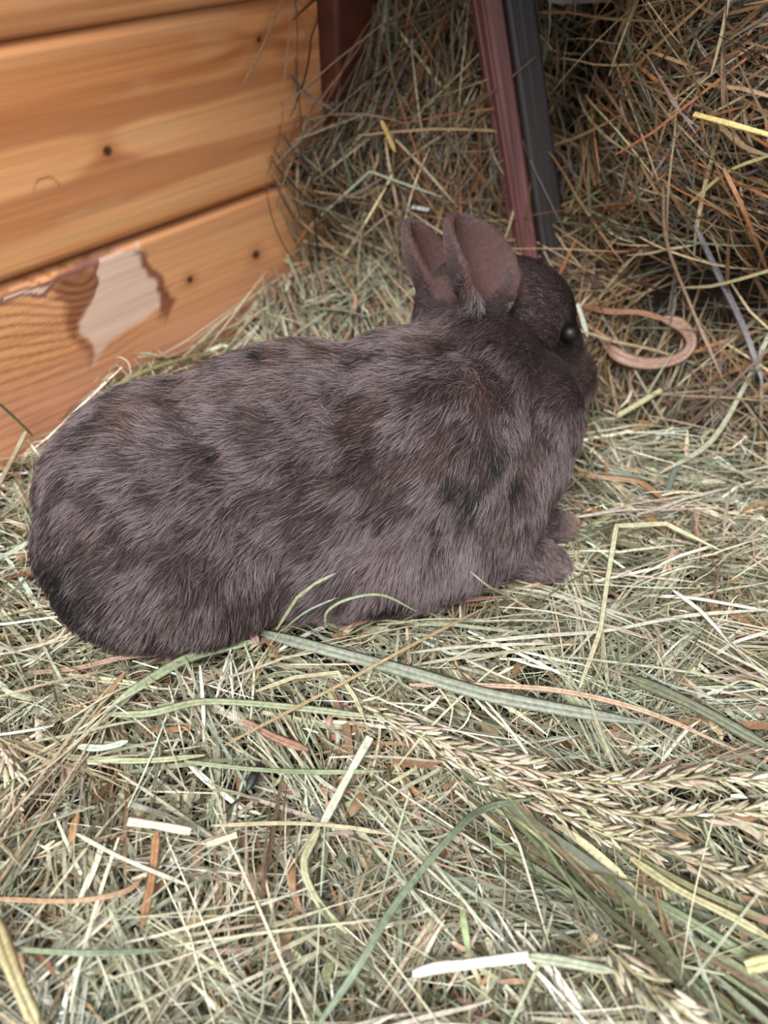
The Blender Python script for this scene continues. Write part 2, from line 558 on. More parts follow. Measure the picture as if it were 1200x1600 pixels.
def blades(surf, a, b, ang, L, w, off, col, seg=5, tilt=.0, kink=.3, curve=.6, arch=.0, roll=.6, keep=None):
    """ribbons lying on a surface; returns V, Q, C.  All inputs are arrays of n."""
    n = len(a)
    t = np.linspace(0, 1, seg + 1)
    kk = rng.random(n) < kink
    kt = rng.uniform(.25, .75, n); ka = rng.normal(0, .8, n) * kk
    cv = rng.normal(0, curve, n)
    th = ang[:, None] + cv[:, None] * (t[None] - .5) + ka[:, None] * (t[None] > kt[:, None])
    ds = L[:, None] / seg
    ca = np.cumsum(np.cos(th) * ds, 1); cb = np.cumsum(np.sin(th) * ds, 1)
    ca = ca - ca.mean(1, keepdims=True); cb = cb - cb.mean(1, keepdims=True)
    A = (a[:, None] + ca); B = (b[:, None] + cb)
    P, Nn = surf(A.ravel(), B.ravel())
    P = P.reshape(n, seg + 1, 3); Nn = Nn.reshape(n, seg + 1, 3)
    # stiff blades do not follow every lump: blend with the straight chord
    stiff = np.clip(L * 9, 0, .8)[:, None, None]
    ch = P[:, :1] + (P[:, -1:] - P[:, :1]) * t[None, :, None]
    P = P * (1 - stiff) + np.maximum(ch * stiff, -9) if False else P * (1 - stiff) + ch * stiff
    nm = Nn.mean(1, keepdims=True); nm /= np.linalg.norm(nm, axis=2, keepdims=True)
    tl = rng.normal(0, 1, n) * tilt
    lift = off[:, None] + (tl * L)[:, None] * (t[None] - .5) + arch * L[:, None] * (1 - (2 * t[None] - 1) ** 2) * rng.random((n, 1))
    P = P + nm * lift[..., None]
    T = np.gradient(P, axis=1); T /= np.linalg.norm(T, axis=2, keepdims=True) + 1e-9
    side = np.cross(T, np.broadcast_to(nm, T.shape)); side /= np.linalg.norm(side, axis=2, keepdims=True) + 1e-9
    r0 = rng.normal(0, roll, n)[:, None] + rng.normal(0, .5, n)[:, None] * (t[None] - .5)
    nn = np.cross(side, T)
    sd = side * np.cos(r0)[..., None] + nn * np.sin(r0)[..., None]
    prof = np.clip(np.minimum(.55 + 2.2 * t, .30 + 2.6 * (1 - t)), 0, 1)[None, :]
    hw = (w[:, None] * .5 * prof)[..., None]
    Lf = P - sd * hw; Rf = P + sd * hw
    if keep is not None:
        k = keep(P)
        Lf, Rf, col = Lf[k], Rf[k], col[k]; n = len(Lf)
    V = np.stack([Lf, Rf], 2).reshape(-1, 3)
    base = (np.arange(n) * (seg + 1) * 2)[:, None] + (np.arange(seg) * 2)[None]
    base = base.ravel()
    Q = np.stack([base, base + 1, base + 3, base + 2], 1)
    sh = (1 + rng.normal(0, .10, (n, 1)) * (t[None] - .5) * 2)
    C = (col[:, None, :] * sh[..., None])
    C = np.repeat(C, 2, axis=1).reshape(-1, 3)
    return V, Q, np.clip(C, 0, .95)


def joined(name, sets, mat):
    Vs, Qs, Cs = [], [], []; o = 0
    for V, Q, C in sets:
        Vs.append(V); Qs.append(Q + o); Cs.append(C); o += len(V)
    return np_mesh(name, np.concatenate(Vs), np.concatenate(Qs), np.concatenate(Cs), True, mat)


def keep_floor(P):
    n, m, _ = P.shape
    F = P.reshape(-1, 3)
    bad = inside_rabbit(F, .004) & (F[:, 2] > .006)
    wd = (F - W0) @ WNR
    bad |= (wd < .001)
    # loose hay thinned in the hollow under the stack, baring the shade-dark mat
    da = (F - FOOT0) @ BU; dd = -((F - FOOT0) @ BN)
    hol = (da > .255) & (dd > -.050)
    bad |= hol & np.repeat(rng.random(n) < .86, m)
    return ~bad.reshape(n, m).any(1)


def in_view_density(n, a0, a1, b0, b1, p=1.5):
    """samples with more of them near the camera"""
    a = rng.uniform(a0, a1, n); b = b0 + (b1 - b0) * rng.random(n) ** p
    return a, b


def flow_floor(a, b):
    P = np.stack([a, b, np.zeros_like(a)], 1)
    f = (noise(P, 6, 21) - .5) * 3.2
    # coarse swathe running from mid-frame to the lower right
    m = np.exp(-(((a - .10) * .75 + (b - .20) * 1.0) / .045) ** 2) * sstep(.0, .05, a)
    return f * (1 - m) + (-.75) * m, m


def make_bedding():
    sets = []
    # fine chaff first, then blades, then long stalks lying on top
    def grp(n, Lr, wr, offr, pal, tilt, kink, curve, arch, seg, spread, roll, p=1.25, box=(-.42, .62, .02, .80)):
        a, b = in_view_density(n, *box, p)
        fl, m = flow_floor(a, b)
        ang = fl + rng.normal(0, 1, n) * (spread * (1 - .6 * m))
        k = rng.random(n) < .33
        ang[k] = rng.uniform(-math.pi, math.pi, k.sum())
        L = rng.uniform(*Lr, n) ** 1.0; w = np.exp(rng.uniform(math.log(wr[0]), math.log(wr[1]), n))
        off = rng.uniform(*offr, n)
        col = pick_cols(n, pal)
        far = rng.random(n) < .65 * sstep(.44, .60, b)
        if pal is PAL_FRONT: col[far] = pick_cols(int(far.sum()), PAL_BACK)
        # patches of greener and browner hay
        P = np.stack([a, b, np.zeros(n)], 1)
        g = noise(P, 14, 55)[:, None]
        col = col * (np.array([1.06, .99, .93]) * g + np.array([.93, 1.0, 1.0]) * (1 - g))
        sets.append(blades(floor_surf, a, b, ang, L, w, off, col, seg, tilt, kink, curve, arch, roll, keep_floor))
    grp(13000, (.010, .035), (.0006, .0020), (-.024, -.004), PAL_FRONT, .14, .2, .7, 0, 3, .8, 1.0)
    grp(12000, (.020, .065), (.0006, .0020), (-.020, .002), PAL_FRONT, .12, .3, .8, .03, 5, .55, .8)
    grp(7000, (.025, .080), (.0012, .0036), (-.014, .004), PAL_FRONT, .09, .3, .7, .03, 6, .5, .7)
    grp(14000, (.012, .055), (.0003, .0009), (-.010, .008), PAL_FRONT, .14, .35, 1.2, .06, 6, .8, .8)
    grp(1500, (.050, .120), (.0006, .0016), (.000, .010), PAL_FRONT, .03, .35, .8, .04, 8, .6, .6)
    grp(16000, (.005, .018), (.0007, .0024), (-.008, .006), PAL_FRONT, .25, .1, .6, 0, 2, 1.5, 1.0)
    grp(4200, (.010, .030), (.0022, .0050), (-.010, .005), PAL_LEAF, .16, .3, 1.0, .08, 5, .8, .8)
    # green sheaf fanning to the lower right corner
    n = 110
    ax = FAN1 - FAN0; fa = math.atan2(ax[1], ax[0]); q = rng.random(n); side = rng.normal(0, .013, n) * (.5 + q)
    a = FAN0[0] + ax[0] * q - side * math.sin(fa); b = FAN0[1] + ax[1] * q + side * math.cos(fa)
    sets.append(blades(floor_surf, a, b, fa + rng.normal(0, .12, n) + side * 6, rng.uniform(.05, .12, n), rng.uniform(.0014, .0040, n), rng.uniform(-.004, .012, n),
                       pick_cols(n, [((132, 136, 108), 4), ((112, 116, 88), 4), ((158, 160, 132), 3), ((178, 168, 130), 3), ((90, 92, 70), 3), ((160, 136, 110), 2)]), 7, .03, .1, .25, .03, .5, keep_floor))
    # wisps: small sheaves of blades lying side by side
    nc = 1500; per = 14
    ca, cb = in_view_density(nc, -.42, .62, .02, .80, 1.25)
    fl, m = flow_floor(ca, cb)
    cang = fl + rng.normal(0, 1.0, nc); coff = rng.uniform(-.008, .008, nc); cw = rng.uniform(.003, .009, nc)
    cl = rng.uniform(.03, .10, nc); ccol = pick_cols(nc, PAL_FRONT)
    r = lambda x: np.repeat(x, per, axis=0)
    n = nc * per; side = rng.normal(0, 1, n) * r(cw); along = rng.normal(0, .25, n) * r(cl)
    ang = r(cang) + rng.normal(0, .13, n)
    a = r(ca) + along * np.cos(ang) - side * np.sin(ang); b = r(cb) + along * np.sin(ang) + side * np.cos(ang)
    w = np.exp(rng.uniform(math.log(.0005), math.log(.0021), n))
    col = np.clip(.55 * r(ccol) + .45 * pick_cols(n, PAL_FRONT), 0, .9)
    sets.append(blades(floor_surf, a, b, ang, r(cl) * rng.uniform(.6, 1.1, n), w, r(coff) + rng.normal(0, .002, n), col, 6, .05, .15, .3, .05, .7, keep_floor))
    me = joined('hay_bedding', sets, M_HAY)
    o = link('hay_bedding', me)
    tag(o, 'loose grey-green dried hay covering the hutch floor around the rabbit', 'hay', kind='stuff')
    me2 = surf_mat('packed_hay_shade', floor_surf, -.45, .75, -.05, .85, .006, -.022)
    p = link('packed_hay_shade', me2, o); p['kind'] = 'stuff'
    return o


def keep_bank(P):
    n, m, _ = P.shape
    F = P.reshape(-1, 3)
    bad = ((F - W0) @ WNR) < .001
    return ~bad.reshape(n, m).any(1)


def make_bank():
    sets = []
    def grp(n, Lr, wr, offr, tilt, kink, curve, arch, seg, roll):
        a = rng.uniform(-.10, .66, n); b = rng.uniform(-.03, .42, n)
        P = np.stack([a, b, np.zeros(n)], 1)
        # hanging and matted on the left, combed sideways on the right
        base = np.where(a < .26, -1.15 + (noise(P, 5, 61) - .5) * 2.4, .45 + (noise(P, 6, 62) - .5) * 2.6)
        ang = base + rng.normal(0, .5, n)
        k = rng.random(n) < .35
        ang[k] = rng.uniform(-math.pi, math.pi, k.sum())
        L = rng.uniform(*Lr, n); w = np.exp(rng.uniform(math.log(wr[0]), math.log(wr[1]), n))
        off = rng.uniform(*offr, n)
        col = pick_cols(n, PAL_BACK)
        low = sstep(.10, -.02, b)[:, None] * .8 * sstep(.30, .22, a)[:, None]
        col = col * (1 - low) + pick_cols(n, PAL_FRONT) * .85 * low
        # thin hay at the foot hollow, post and plank corner, baring the shade-dark mat
        thin = .94 * np.exp(-((b - .080) / .065) ** 2) * sstep(.26, .34, a) + 1.0 * np.exp(-((a - .242) / .022) ** 2) * sstep(.09, .14, b) + .8 * np.exp(-((a - .042) / .017) ** 2) * sstep(.15, .19, b)
        kp = rng.random(n) > thin
        a, b, ang, L, w, off, col = a[kp], b[kp], ang[kp], L[kp], w[kp], off[kp], col[kp]
        sets.append(blades(bank_surf, a, b, ang, L, w, off, col, seg, tilt, kink, curve, arch, roll, keep_bank))
    grp(10000, (.020, .070), (.0006, .0018), (-.034, -.010), .16, .3, .9, .05, 4, .9)
    grp(8000, (.030, .100), (.0007, .0024), (-.022, .008), .14, .4, .9, .10, 6, .8)
    grp(6000, (.030, .110), (.0006, .0030), (-.006, .016), .12, .45, 1.0, .12, 7, .7)
    grp(1500, (.060, .150), (.0008, .0022), (.004, .024), .10, .5, .8, .10, 8, .7)
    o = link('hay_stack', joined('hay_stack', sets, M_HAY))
    tag(o, 'steep stack of matted brownish hay filling the shaded back of the hutch', 'hay stack', kind='stuff')
    p = link('packed_hay_shade', surf_mat('packed_hay_shade', bank_surf, -.12, .70, -.03, .44, .006, -.030), o); p['kind'] = 'stuff'
    return o


make_bedding()
make_bank()

# ------------------------------------------------------------------ the post in the stack
def make_post():
    Pb = aty(834, 330, .655); Pt = aty(778, -60, .690)
    d = Pt - Pb; Lp = float(np.linalg.norm(d)); zax = d / Lp

    def timber(name, c0, c1):
        m, nt, out = new_mat(name)
        tc = N(nt, 'ShaderNodeTexCoord'); mp = N(nt, 'ShaderNodeMapping'); mp.inputs['Scale'].default_value = (330, 330, 7)
        nz = N(nt, 'ShaderNodeTexNoise'); nz.inputs['Detail'].default_value = 5; nz.inputs['Scale'].default_value = 1
        rp = N(nt, 'ShaderNodeValToRGB')
        rp.color_ramp.elements[0].position = .32; rp.color_ramp.elements[0].color = (*s2l(c0), 1)
        rp.color_ramp.elements[1].position = .70; rp.color_ramp.elements[1].color = (*s2l(c1), 1)
        b = N(nt, 'ShaderNodeBsdfPrincipled'); b.inputs['Roughness'].default_value = .55
        bp = N(nt, 'ShaderNodeBump'); bp.inputs['Strength'].default_value = .5; bp.inputs['Distance'].default_value = .001
        nt.links.new(tc.outputs['Object'], mp.inputs[0]); nt.links.new(mp.outputs[0], nz.inputs['Vector'])
        nt.links.new(nz.outputs['Fac'], rp.inputs[0]); nt.links.new(rp.outputs[0], b.inputs['Base Color'])
        nt.links.new(nz.outputs['Fac'], bp.inputs['Height']); nt.links.new(bp.outputs[0], b.inputs['Normal'])
        nt.links.new(b.outputs[0], out.inputs[0])
        return m

    root = empty('timber_post')
    az = math.radians(-161)
    x = np.array([math.cos(az), math.sin(az), 0]); x -= zax * (x @ zax); x /= np.linalg.norm(x); y = np.cross(zax, x)
    root.matrix_world = Matrix(((x[0], y[0], zax[0], Pb[0]), (x[1], y[1], zax[1], Pb[1]), (x[2], y[2], zax[2], Pb[2]), (0, 0, 0, 1)))
    tag(root, 'leaning timber post with a reddish-brown edge rising out of the hay stack', 'post')

    def beam(name, x0, x1, y0, y1, mat, flutes):
        r = .0028; pts = []
        for cx, cy, a0 in ((x1 - r, y1 - r, 0), (x0 + r, y1 - r, 90), (x0 + r, y0 + r, 180), (x1 - r, y0 + r, 270)):
            for k in range(4):
                a = math.radians(a0 + 30 * k); pts.append((cx + r * math.cos(a), cy + r * math.sin(a)))
            if a0 == 270:
                for f in flutes:
                    pts += [(x1, f - .0022), (x1 - .0020, f - .001), (x1 - .0020, f + .001), (x1, f + .0022)]
        pts = np.array(pts); n = len(pts)
        zs = np.linspace(-.12, Lp + .18, 12)
        V = np.concatenate([np.column_stack([pts, np.full(n, z)]) for z in zs])
        Q = [(j * n + i, j * n + (i + 1) % n, (j + 1) * n + (i + 1) % n, (j + 1) * n + i) for j in range(len(zs) - 1) for i in range(n)]
        return link(name, np_mesh(name, V, Q, None, False, mat), root)

    # local x looks to the camera's left, local y to the camera's right
    beam('red_batten', .006, .020, -.016, .012, timber('red_stained_timber', (70, 37, 35), (122, 76, 73)), (-.006, .006))
    b = beam('dark_timber', -.018, .0055, -.016, .0165, timber('dark_timber', (32, 27, 26), (52, 44, 42)), ())
    b['label'] = 'dark grey-brown timber behind the red batten'
    return root


make_post()

# ------------------------------------------------------------------ rabbit
def ear_shell(base, tip, side, face, L_w, depth, thick, nt_=26, na=16):
    base = np.array(base); tip = np.array(tip)
    ax = tip - base
    face = np.array(face, float); axn = ax / np.linalg.norm(ax)
    face -= axn * (face @ axn); face /= np.linalg.norm(face)
    sd = np.cross(axn, face)
    t = np.linspace(0, 1, nt_); a = np.linspace(-1, 1, na)
    T, A = np.meshgrid(t, a, indexing='ij')
    wprof = np.interp(T, [0, .12, .35, .6, .8, .92, 1], [.50, .66, .92, 1.0, .84, .56, .12])
    curl = np.interp(T, [0, .25, .6, 1], [1.30, 1.05, .74, .42])
    x = L_w * wprof * np.sin(A * 1.15) / math.sin(1.15)
    f = depth * curl * (np.abs(A) ** 2.0) * wprof
    bend = .006 * np.sin(np.pi * T)
    Pm = base + ax * T[..., None] + sd * x[..., None] + face * (f - bend)[..., None]
    # normals
    dT = np.gradient(Pm, axis=0); dA = np.gradient(Pm, axis=1)
    nr = np.cross(dT, dA); nr /= np.linalg.norm(nr, axis=2, keepdims=True) + 1e-9
    top = Pm + nr * thick / 2; bot = Pm - nr * thick / 2
    V = np.concatenate([top.reshape(-1, 3), bot.reshape(-1, 3)])
    m = nt_ * na; F = []
    for i in range(nt_ - 1):
        for j in range(na - 1):
            p = i * na + j
            F.append((p, p + 1, p + na + 1, p + na)); F.append((m + p, m + p + na, m + p + na + 1, m + p + 1))
    for i in range(nt_ - 1):
        p = i * na; F.append((p, p + na, m + p + na, m + p))
        p = i * na + na - 1; F.append((p, m + p, m + p + na, p + na))
    for j in range(na - 1):
        p = j; F.append((p, m + p, m + p + 1, p + 1))
        p = (nt_ - 1) * na + j; F.append((p, p + 1, m + p + 1, m + p))
    return V, F


EARS = [
    # base, tip, face direction, half width, cup depth
    (aty(744, 500, .428), aty(722, 334, .478), (.56, -.80, .20), .0255, .030),
    (aty(688, 505, .462), aty(640, 342, .505), (.80, -.58, .20), .0205, .024),
]


def make_rabbit():
    root = empty('rabbit', tuple(RORG))
    tag(root, 'grey-brown furry rabbit lying on the hay with its head turned to the stack', 'rabbit')
    bm = bmesh.new()
    for c, r, R in ELLW:
        mt = Matrix.Translation(Vector(c)) @ Matrix([list(v) for v in R]).to_4x4() @ Matrix.Diagonal((*r, 1))
        bmesh.ops.create_icosphere(bm, subdivisions=4, radius=1, matrix=mt)
    for base, tip, face, hw, dp in EARS:
        V, F = ear_shell(base, tip, None, face, hw, dp, .0046)
        vs = [bm.verts.new(v) for v in V]
        for f in F: bm.faces.new([vs[i] for i in f])
    bmesh.ops.recalc_face_normals(bm, faces=bm.faces)
    me = bm_mesh('tmp', bm)
    tmp = link('tmp', me)
    md = tmp.modifiers.new('r', 'REMESH'); md.mode = 'VOXEL'; md.voxel_size = .0021
    dg = bpy.context.evaluated_depsgraph_get()
    ev = tmp.evaluated_get(dg)
    body_me = bpy.data.meshes.new_from_object(ev)
    bpy.data.objects.remove(tmp)
    nv = len(body_me.vertices)
    V = np.empty(nv * 3, np.float64); body_me.vertices.foreach_get('co', V); V = V.reshape(-1, 3)
    E = np.empty(len(body_me.edges) * 2, np.int64); body_me.edges.foreach_get('vertices', E); E = E.reshape(-1, 2)
    deg = np.bincount(E.ravel(), minlength=nv)[:, None]
    # how strongly each place is smoothed: fat body a lot, ears and feet little
    eb = np.zeros(nv)
    for base, tip, face, hw, dp in EARS:
        ax = tip - base; t = (V - base) @ ax / (ax @ ax)
        d = np.linalg.norm(V - base - ax * np.clip(t, 0, 1)[:, None], axis=1)
        eb = np.maximum(eb, sstep(.040, .028, d) * sstep(.10, .32, t))
    ear = eb
    hd = sstep(.085, .055, np.linalg.norm(V - (HC + HR @ np.array([.015, 0, -.005])), axis=1))
    foot = sstep(.035, .02, V[:, 2]) * sstep(.05, .07, V[:, 0])
    for it in range(42):
        nb = np.zeros_like(V)
        for c in range(3):
            nb[:, c] = np.bincount(E[:, 0], V[E[:, 1], c], nv) + np.bincount(E[:, 1], V[E[:, 0], c], nv)
        nb /= deg
        w = np.ones(nv)
        if it > 3: w *= (1 - ear)
        if it > 26: w *= (1 - hd)
        if it > 12: w *= (1 - foot)
        V += (nb - V) * (.55 * w)[:, None]
    body_me.vertices.foreach_set('co', V.ravel().astype(np.float32))
    body_me.update()
    body_me.name = 'body'
    # skin colour: inner ear pinkish, the rest dark undercoat
    col = np.tile(s2l((84, 68, 66)), (nv, 1))
    inner = np.zeros(nv); 
    nrm = np.empty(nv * 3, np.float32); body_me.vertices.foreach_get('normal', nrm) if hasattr(body_me.vertices[0], 'normal') else None
    nrm = nrm.reshape(-1, 3)
    for base, tip, face, hw, dp in EARS:
        f = np.array(face); f = f / np.linalg.norm(f)
        ax = tip - base; t = (V - base) @ ax / (ax @ ax)
        sdv = np.cross(ax / np.linalg.norm(ax), f)
        d = np.linalg.norm(V - base - ax * np.clip(t, 0, 1)[:, None], axis=1)
        inner = np.maximum(inner, sstep(.0, .5, nrm @ f) * sstep(.034, .026, d) * sstep(.10, .2, t) * sstep(.98, .84, t))
    col = mixc(col, s2l((70, 50, 47)), inner * .9)
    a = body_me.color_attributes.new('Col', 'FLOAT_COLOR', 'POINT')
    c4 = np.ones((nv, 4), np.float32); c4[:, :3] = col; a.data.foreach_set('color', c4.ravel())
    body_me.materials.clear(); body_me.materials.append(vcol_mat('rabbit_skin', .8, .15, (300, 300, 300), .2))
    for p in body_me.polygons: p.use_smooth = True
    body = link('body', body_me, root)
    body.matrix_parent_inverse = Matrix.Translation(-Vector(RORG))
    # eyes
    m_eye = simple_mat('eye_gloss', (10, 7, 7), .45, (20, 12, 10), 200, 0, .3)
    for sgn in (-1, 1):
        bm = bmesh.new(); bmesh.ops.create_uvsphere(bm, u_segments=24, v_segments=16, radius=.0064)
        e = link('eye', bm_mesh('eye', bm, m_eye, True), root)
        p = HC + HR @ np.array([.020, sgn * .0282, .0150])
        e.location = Vector(p - RORG)
    if DEV_FUR: make_fur(root, body_me, V, nrm, inner, ear, hd, foot)
    return root


def make_fur(root, me, V, nrm, inner, ear, hd, foot):
    me.calc_loop_triangles()
    nt = len(me.loop_triangles)
    T = np.empty(nt * 3, np.int32); me.loop_triangles.foreach_get('vertices', T); T = T.reshape(-1, 3)
    A, B, Cc = V[T[:, 0]], V[T[:, 1]], V[T[:, 2]]
    area = np.linalg.norm(np.cross(B - A, Cc - A), axis=1) / 2
    cz = (A[:, 2] + B[:, 2] + Cc[:, 2]) / 3
    dens = area * np.where(cz < .004, .05, 1.0) * (1 + .6 * hd[T[:, 0]] + .5 * ear[T[:, 0]])
    n = 380000
    k = rng.choice(nt, n, p=dens / dens.sum())
    r1 = np.sqrt(rng.random(n)); r2 = rng.random(n)
    wa, wb, wc = (1 - r1), r1 * (1 - r2), r1 * r2
    ip = lambda X: (X[T[k, 0]].T * wa + X[T[k, 1]].T * wb + X[T[k, 2]].T * wc).T
    P = ip(V); Nn = ip(nrm.astype(float)); Nn /= np.linalg.norm(Nn, axis=1)[:, None] + 1e-9
    inn, er, hdd, ft = ip(inner), ip(ear), ip(hd), ip(foot)
    # rabbit-frame coordinates
    Lc = (P - RORG) @ RB
    fwd = RB @ np.array([1., 0, 0]); left = RB @ np.array([0., 1, 0])
    lowz = sstep(.085, .02, Lc[:, 2]); x = Lc[:, 0]
    d = -fwd * 1.0 + np.zeros_like(P)
    dn = np.array([0, 0, -1.])
    frontm = sstep(-.03, .06, x)
    near_side = -left
    d = d + dn * (lowz * (1.0 + 2.6 * frontm))[:, None] + dn * (.35 + 1.1 * frontm)[:, None]
    # over the haunch the coat sweeps back and down
    haunch = np.exp(-(((x + .09) / .07) ** 2 + ((Lc[:, 2] - .045) / .05) ** 2)) * (Lc[:, 1] < 0)
    d = d + (dn * .9)[None] * haunch[:, None]
    # head and ears
    hb = HR @ np.array([-1., 0, -.25])
    d = d * (1 - hdd[:, None]) + hb * hdd[:, None]
    for base, tip, face, hw, dp in EARS:
        ax = (tip - base) / np.linalg.norm(tip - base)
        t = (P - base) @ (tip - base) / ((tip - base) @ (tip - base))
        dd = np.linalg.norm(P - base - (tip - base) * np.clip(t, 0, 1)[:, None], axis=1)
        m = sstep(.036, .026, dd) * er
        d = d * (1 - m[:, None]) + ax * m[:, None]
    d = d * (1 - ft[:, None]) + (fwd * .8 + dn * .3) * ft[:, None]
    # swirls
    sw = np.stack([noise(P, 26, 41 + i) - .5 for i in range(3)], 1) * 1.0 + rng.normal(0, .16, (n, 3)) + np.stack([noise(P, 110, 51 + i) - .5 for i in range(3)], 1) * 1.3
    d = d + sw * (1 - .6 * er)[:, None] * (1 - .5 * hdd)[:, None]
    d = d - Nn * (d * Nn).sum(1)[:, None]
    d /= np.linalg.norm(d, axis=1)[:, None] + 1e-9
    # lengths
    L = .0120 * (1 - .62 * hdd) * (1 - .80 * er) * (1 - .62 * ft)
    L = L * rng.uniform(.55, 1.25, n) * (.8 + .4 * noise(P, 50, 71))
    L = np.where(inn > .4, L * .6, L)
    ang = (.42 + .25 * (noise(P, 60, 81) - .5) + rng.normal(0, .16, n))
    seg = 4
    t = np.linspace(0, 1, seg + 1)
    # clumps: tips drawn together
    nc = 9000
    ci = rng.choice(n, nc, replace=False)
    cell = {}
    # nearest clump by hashing on a coarse grid of jittered cells
    key = np.floor(P / .0023 + np.stack([noise(P, 90, 91 + i) for i in range(3)], 1) * 1.2).astype(np.int64)
    kh = key[:, 0] * 73856093 ^ key[:, 1] * 19349663 ^ key[:, 2] * 83492791
    _, inv = np.unique(kh, return_inverse=True)
    cnt = np.bincount(inv)[:, None]
    tipo = P + d * (L * np.cos(ang))[:, None] + Nn * (L * np.sin(ang))[:, None]
    cen = np.stack([np.bincount(inv, tipo[:, i]) for i in range(3)], 1) / cnt
    crand = rng.normal(0, .0016, (len(cnt), 3))
    Pts = np.empty((n, seg + 1, 3))
    pull = (.55 * (1 - .7 * er) * (1 - .55 * hdd) * rng.uniform(.5, 1.1, n))[:, None]
    for j, tt in enumerate(t):
        # hair leaves the skin steeply then lays over
        a_j = ang * (1.5 - .9 * tt)
        q = P + d * (L * tt * np.cos(a_j))[:, None] + Nn * (L * tt * np.sin(a_j))[:, None]
        tgt = cen[inv] + crand[inv] * (1 - .8 * er)[:, None] * (1 - .75 * hdd)[:, None]
        q = q + (tgt - tipo) * pull * tt ** 1.6
        Pts[:, j] = q
    Pts[..., 2] = np.maximum(Pts[..., 2], .0015)
    # colour
    dark = s2l((24, 19, 20)); mid = s2l((66, 52, 49)); lite = s2l((142, 126, 127)); rust = s2l((88, 62, 52)); pink = s2l((92, 60, 54))
    f1 = fbm(P, (45, 45, 45), 101, 3); f2 = fbm(P, (170, 170, 170), 111, 2)
    base = mixc(np.tile(mid, (n, 1)), np.tile(dark, (n, 1)), np.clip(1.1 * sstep(.52, .74, f2 * .6 + f1 * .4), 0, 1))
    base = mixc(base, np.tile(rust, (n, 1)), .6 * sstep(.48, .68, fbm(P, (38, 38, 38), 121, 2)))
    # small black flecks on the shoulder and a darker seat
    for fx, fz, fr in ((.088, .100, .007), (.072, .080, .009), (.060, .092, .006), (.100, .080, .005), (.052, .070, .005), (.02, .03, .010), (-.155, .05, .022)):
        fl = np.exp(-(((Lc[:, 0] - fx) / fr) ** 2 + ((Lc[:, 2] - fz) / (fr * 1.3)) ** 2)) * (Lc[:, 1] < .01)
        base = mixc(base, np.tile(dark, (n, 1)), np.clip(fl * 1.2, 0, .95))
        fleck = fl if fx == .088 else np.maximum(fleck, fl)
    rr = rng.random(n)
    sel = .54 * sstep(.42, .62, fbm(P, (75, 75, 75), 131, 2)) + .18
    # more pale tips low on the flank, darker head and nape
    pale_flank = np.exp(-(((Lc[:, 0] - .045) / .06) ** 2 + ((Lc[:, 2] - .045) / .03) ** 2))
    sel = sel + .34 * pale_flank
    darkhead = np.clip(hdd * 1.0 + .8 * np.exp(-(np.linalg.norm(P - (HC + np.array([-.03, -.03, -.02])), axis=1) / .045) ** 2), 0, 1) * (1 - er)
    snout = sstep(.030, .055, (P - HC) @ (HR @ np.array([1., 0, -.35]))) * hdd
    darkhead = darkhead * (1 - .75 * snout)
    sel = sel * (1 - .85 * darkhead) * (1 - .9 * fleck)
    tipc = np.where((rr < sel)[:, None], lite, base)
    base = mixc(base, np.tile(dark, (n, 1)), .75 * darkhead)
    tipc = mixc(tipc, np.tile(s2l((46, 37, 37)), (n, 1)), .78 * darkhead)
    base = mixc(base, np.tile(s2l((74, 54, 50)), (n, 1)), .7 * er * (1 - inn)); tipc = mixc(tipc, np.tile(s2l((84, 64, 62)), (n, 1)), .75 * er)
    base = mixc(base, np.tile(pink, (n, 1)), inn); tipc = mixc(tipc, np.tile(pink * .8, (n, 1)), inn * .8)
    for base_, tip_, face_, hw_, dp_ in EARS:
        te = (P - base_) @ (tip_ - base_) / ((tip_ - base_) @ (tip_ - base_))
        ear_shade = er * sstep(.62, .25, te) * (1 - inn) * (np.linalg.norm(P - base_ - (tip_ - base_) * np.clip(te, 0, 1)[:, None], axis=1) < .03)  # hair low on the ears painted dark for the near ear's shadow
        base = mixc(base, np.tile(dark, (n, 1)), .8 * ear_shade); tipc = mixc(tipc, np.tile(s2l((40, 31, 31)), (n, 1)), .8 * ear_shade)
    toe = ft * sstep(.140, .160, Lc[:, 0]); tipc = mixc(tipc, np.tile(s2l((150, 128, 118)), (n, 1)), .8 * toe); base = mixc(base, np.tile(s2l((150, 128, 118)), (n, 1)), .7 * toe)
    brt = np.exp(rng.normal(0, .18, (n, 1)))
    Cx = base[:, None, :] * (1 - t[None, :, None] ** .9) * .8 + tipc[:, None, :] * (t[None, :, None] ** .9)
    Cx = np.clip(Cx * brt[:, None, :], 0, 1)
    hair = bpy.data.hair_curves.new('fur')
    hair.add_curves([seg + 1] * n)
    hair.attributes['position'].data.foreach_set('vector', (Pts - RORG).reshape(-1).astype(np.float32))
    ra = hair.attributes.get('radius') or hair.attributes.new('radius', 'FLOAT', 'POINT')
    rad = (.000088 * (1 - .35 * np.maximum(hdd, er)) * rng.uniform(.7, 1.3, n))[:, None] * np.array([1, 1, .9, .6, .15])[None]
    ra.data.foreach_set('value', rad.ravel().astype(np.float32))
    ca = hair.attributes.new('Col', 'FLOAT_COLOR', 'POINT')
    c4 = np.ones((n * (seg + 1), 4), np.float32); c4[:, :3] = Cx.reshape(-1, 3)
    ca.data.foreach_set('color', c4.ravel())
    m, ntr, out = new_mat('rabbit_fur')
    at = N(ntr, 'ShaderNodeAttribute', attribute_name='Col')
    b = N(ntr, 'ShaderNodeBsdfPrincipled'); b.inputs['Roughness'].default_value = .55; b.inputs['Specular IOR Level'].default_value = .35
    ntr.links.new(at.outputs['Color'], b.inputs['Base Color']); ntr.links.new(b.outputs[0], out.inputs[0])
    hair.materials.append(m)
    o = link('fur', hair, root); o['kind'] = 'stuff'
    return o


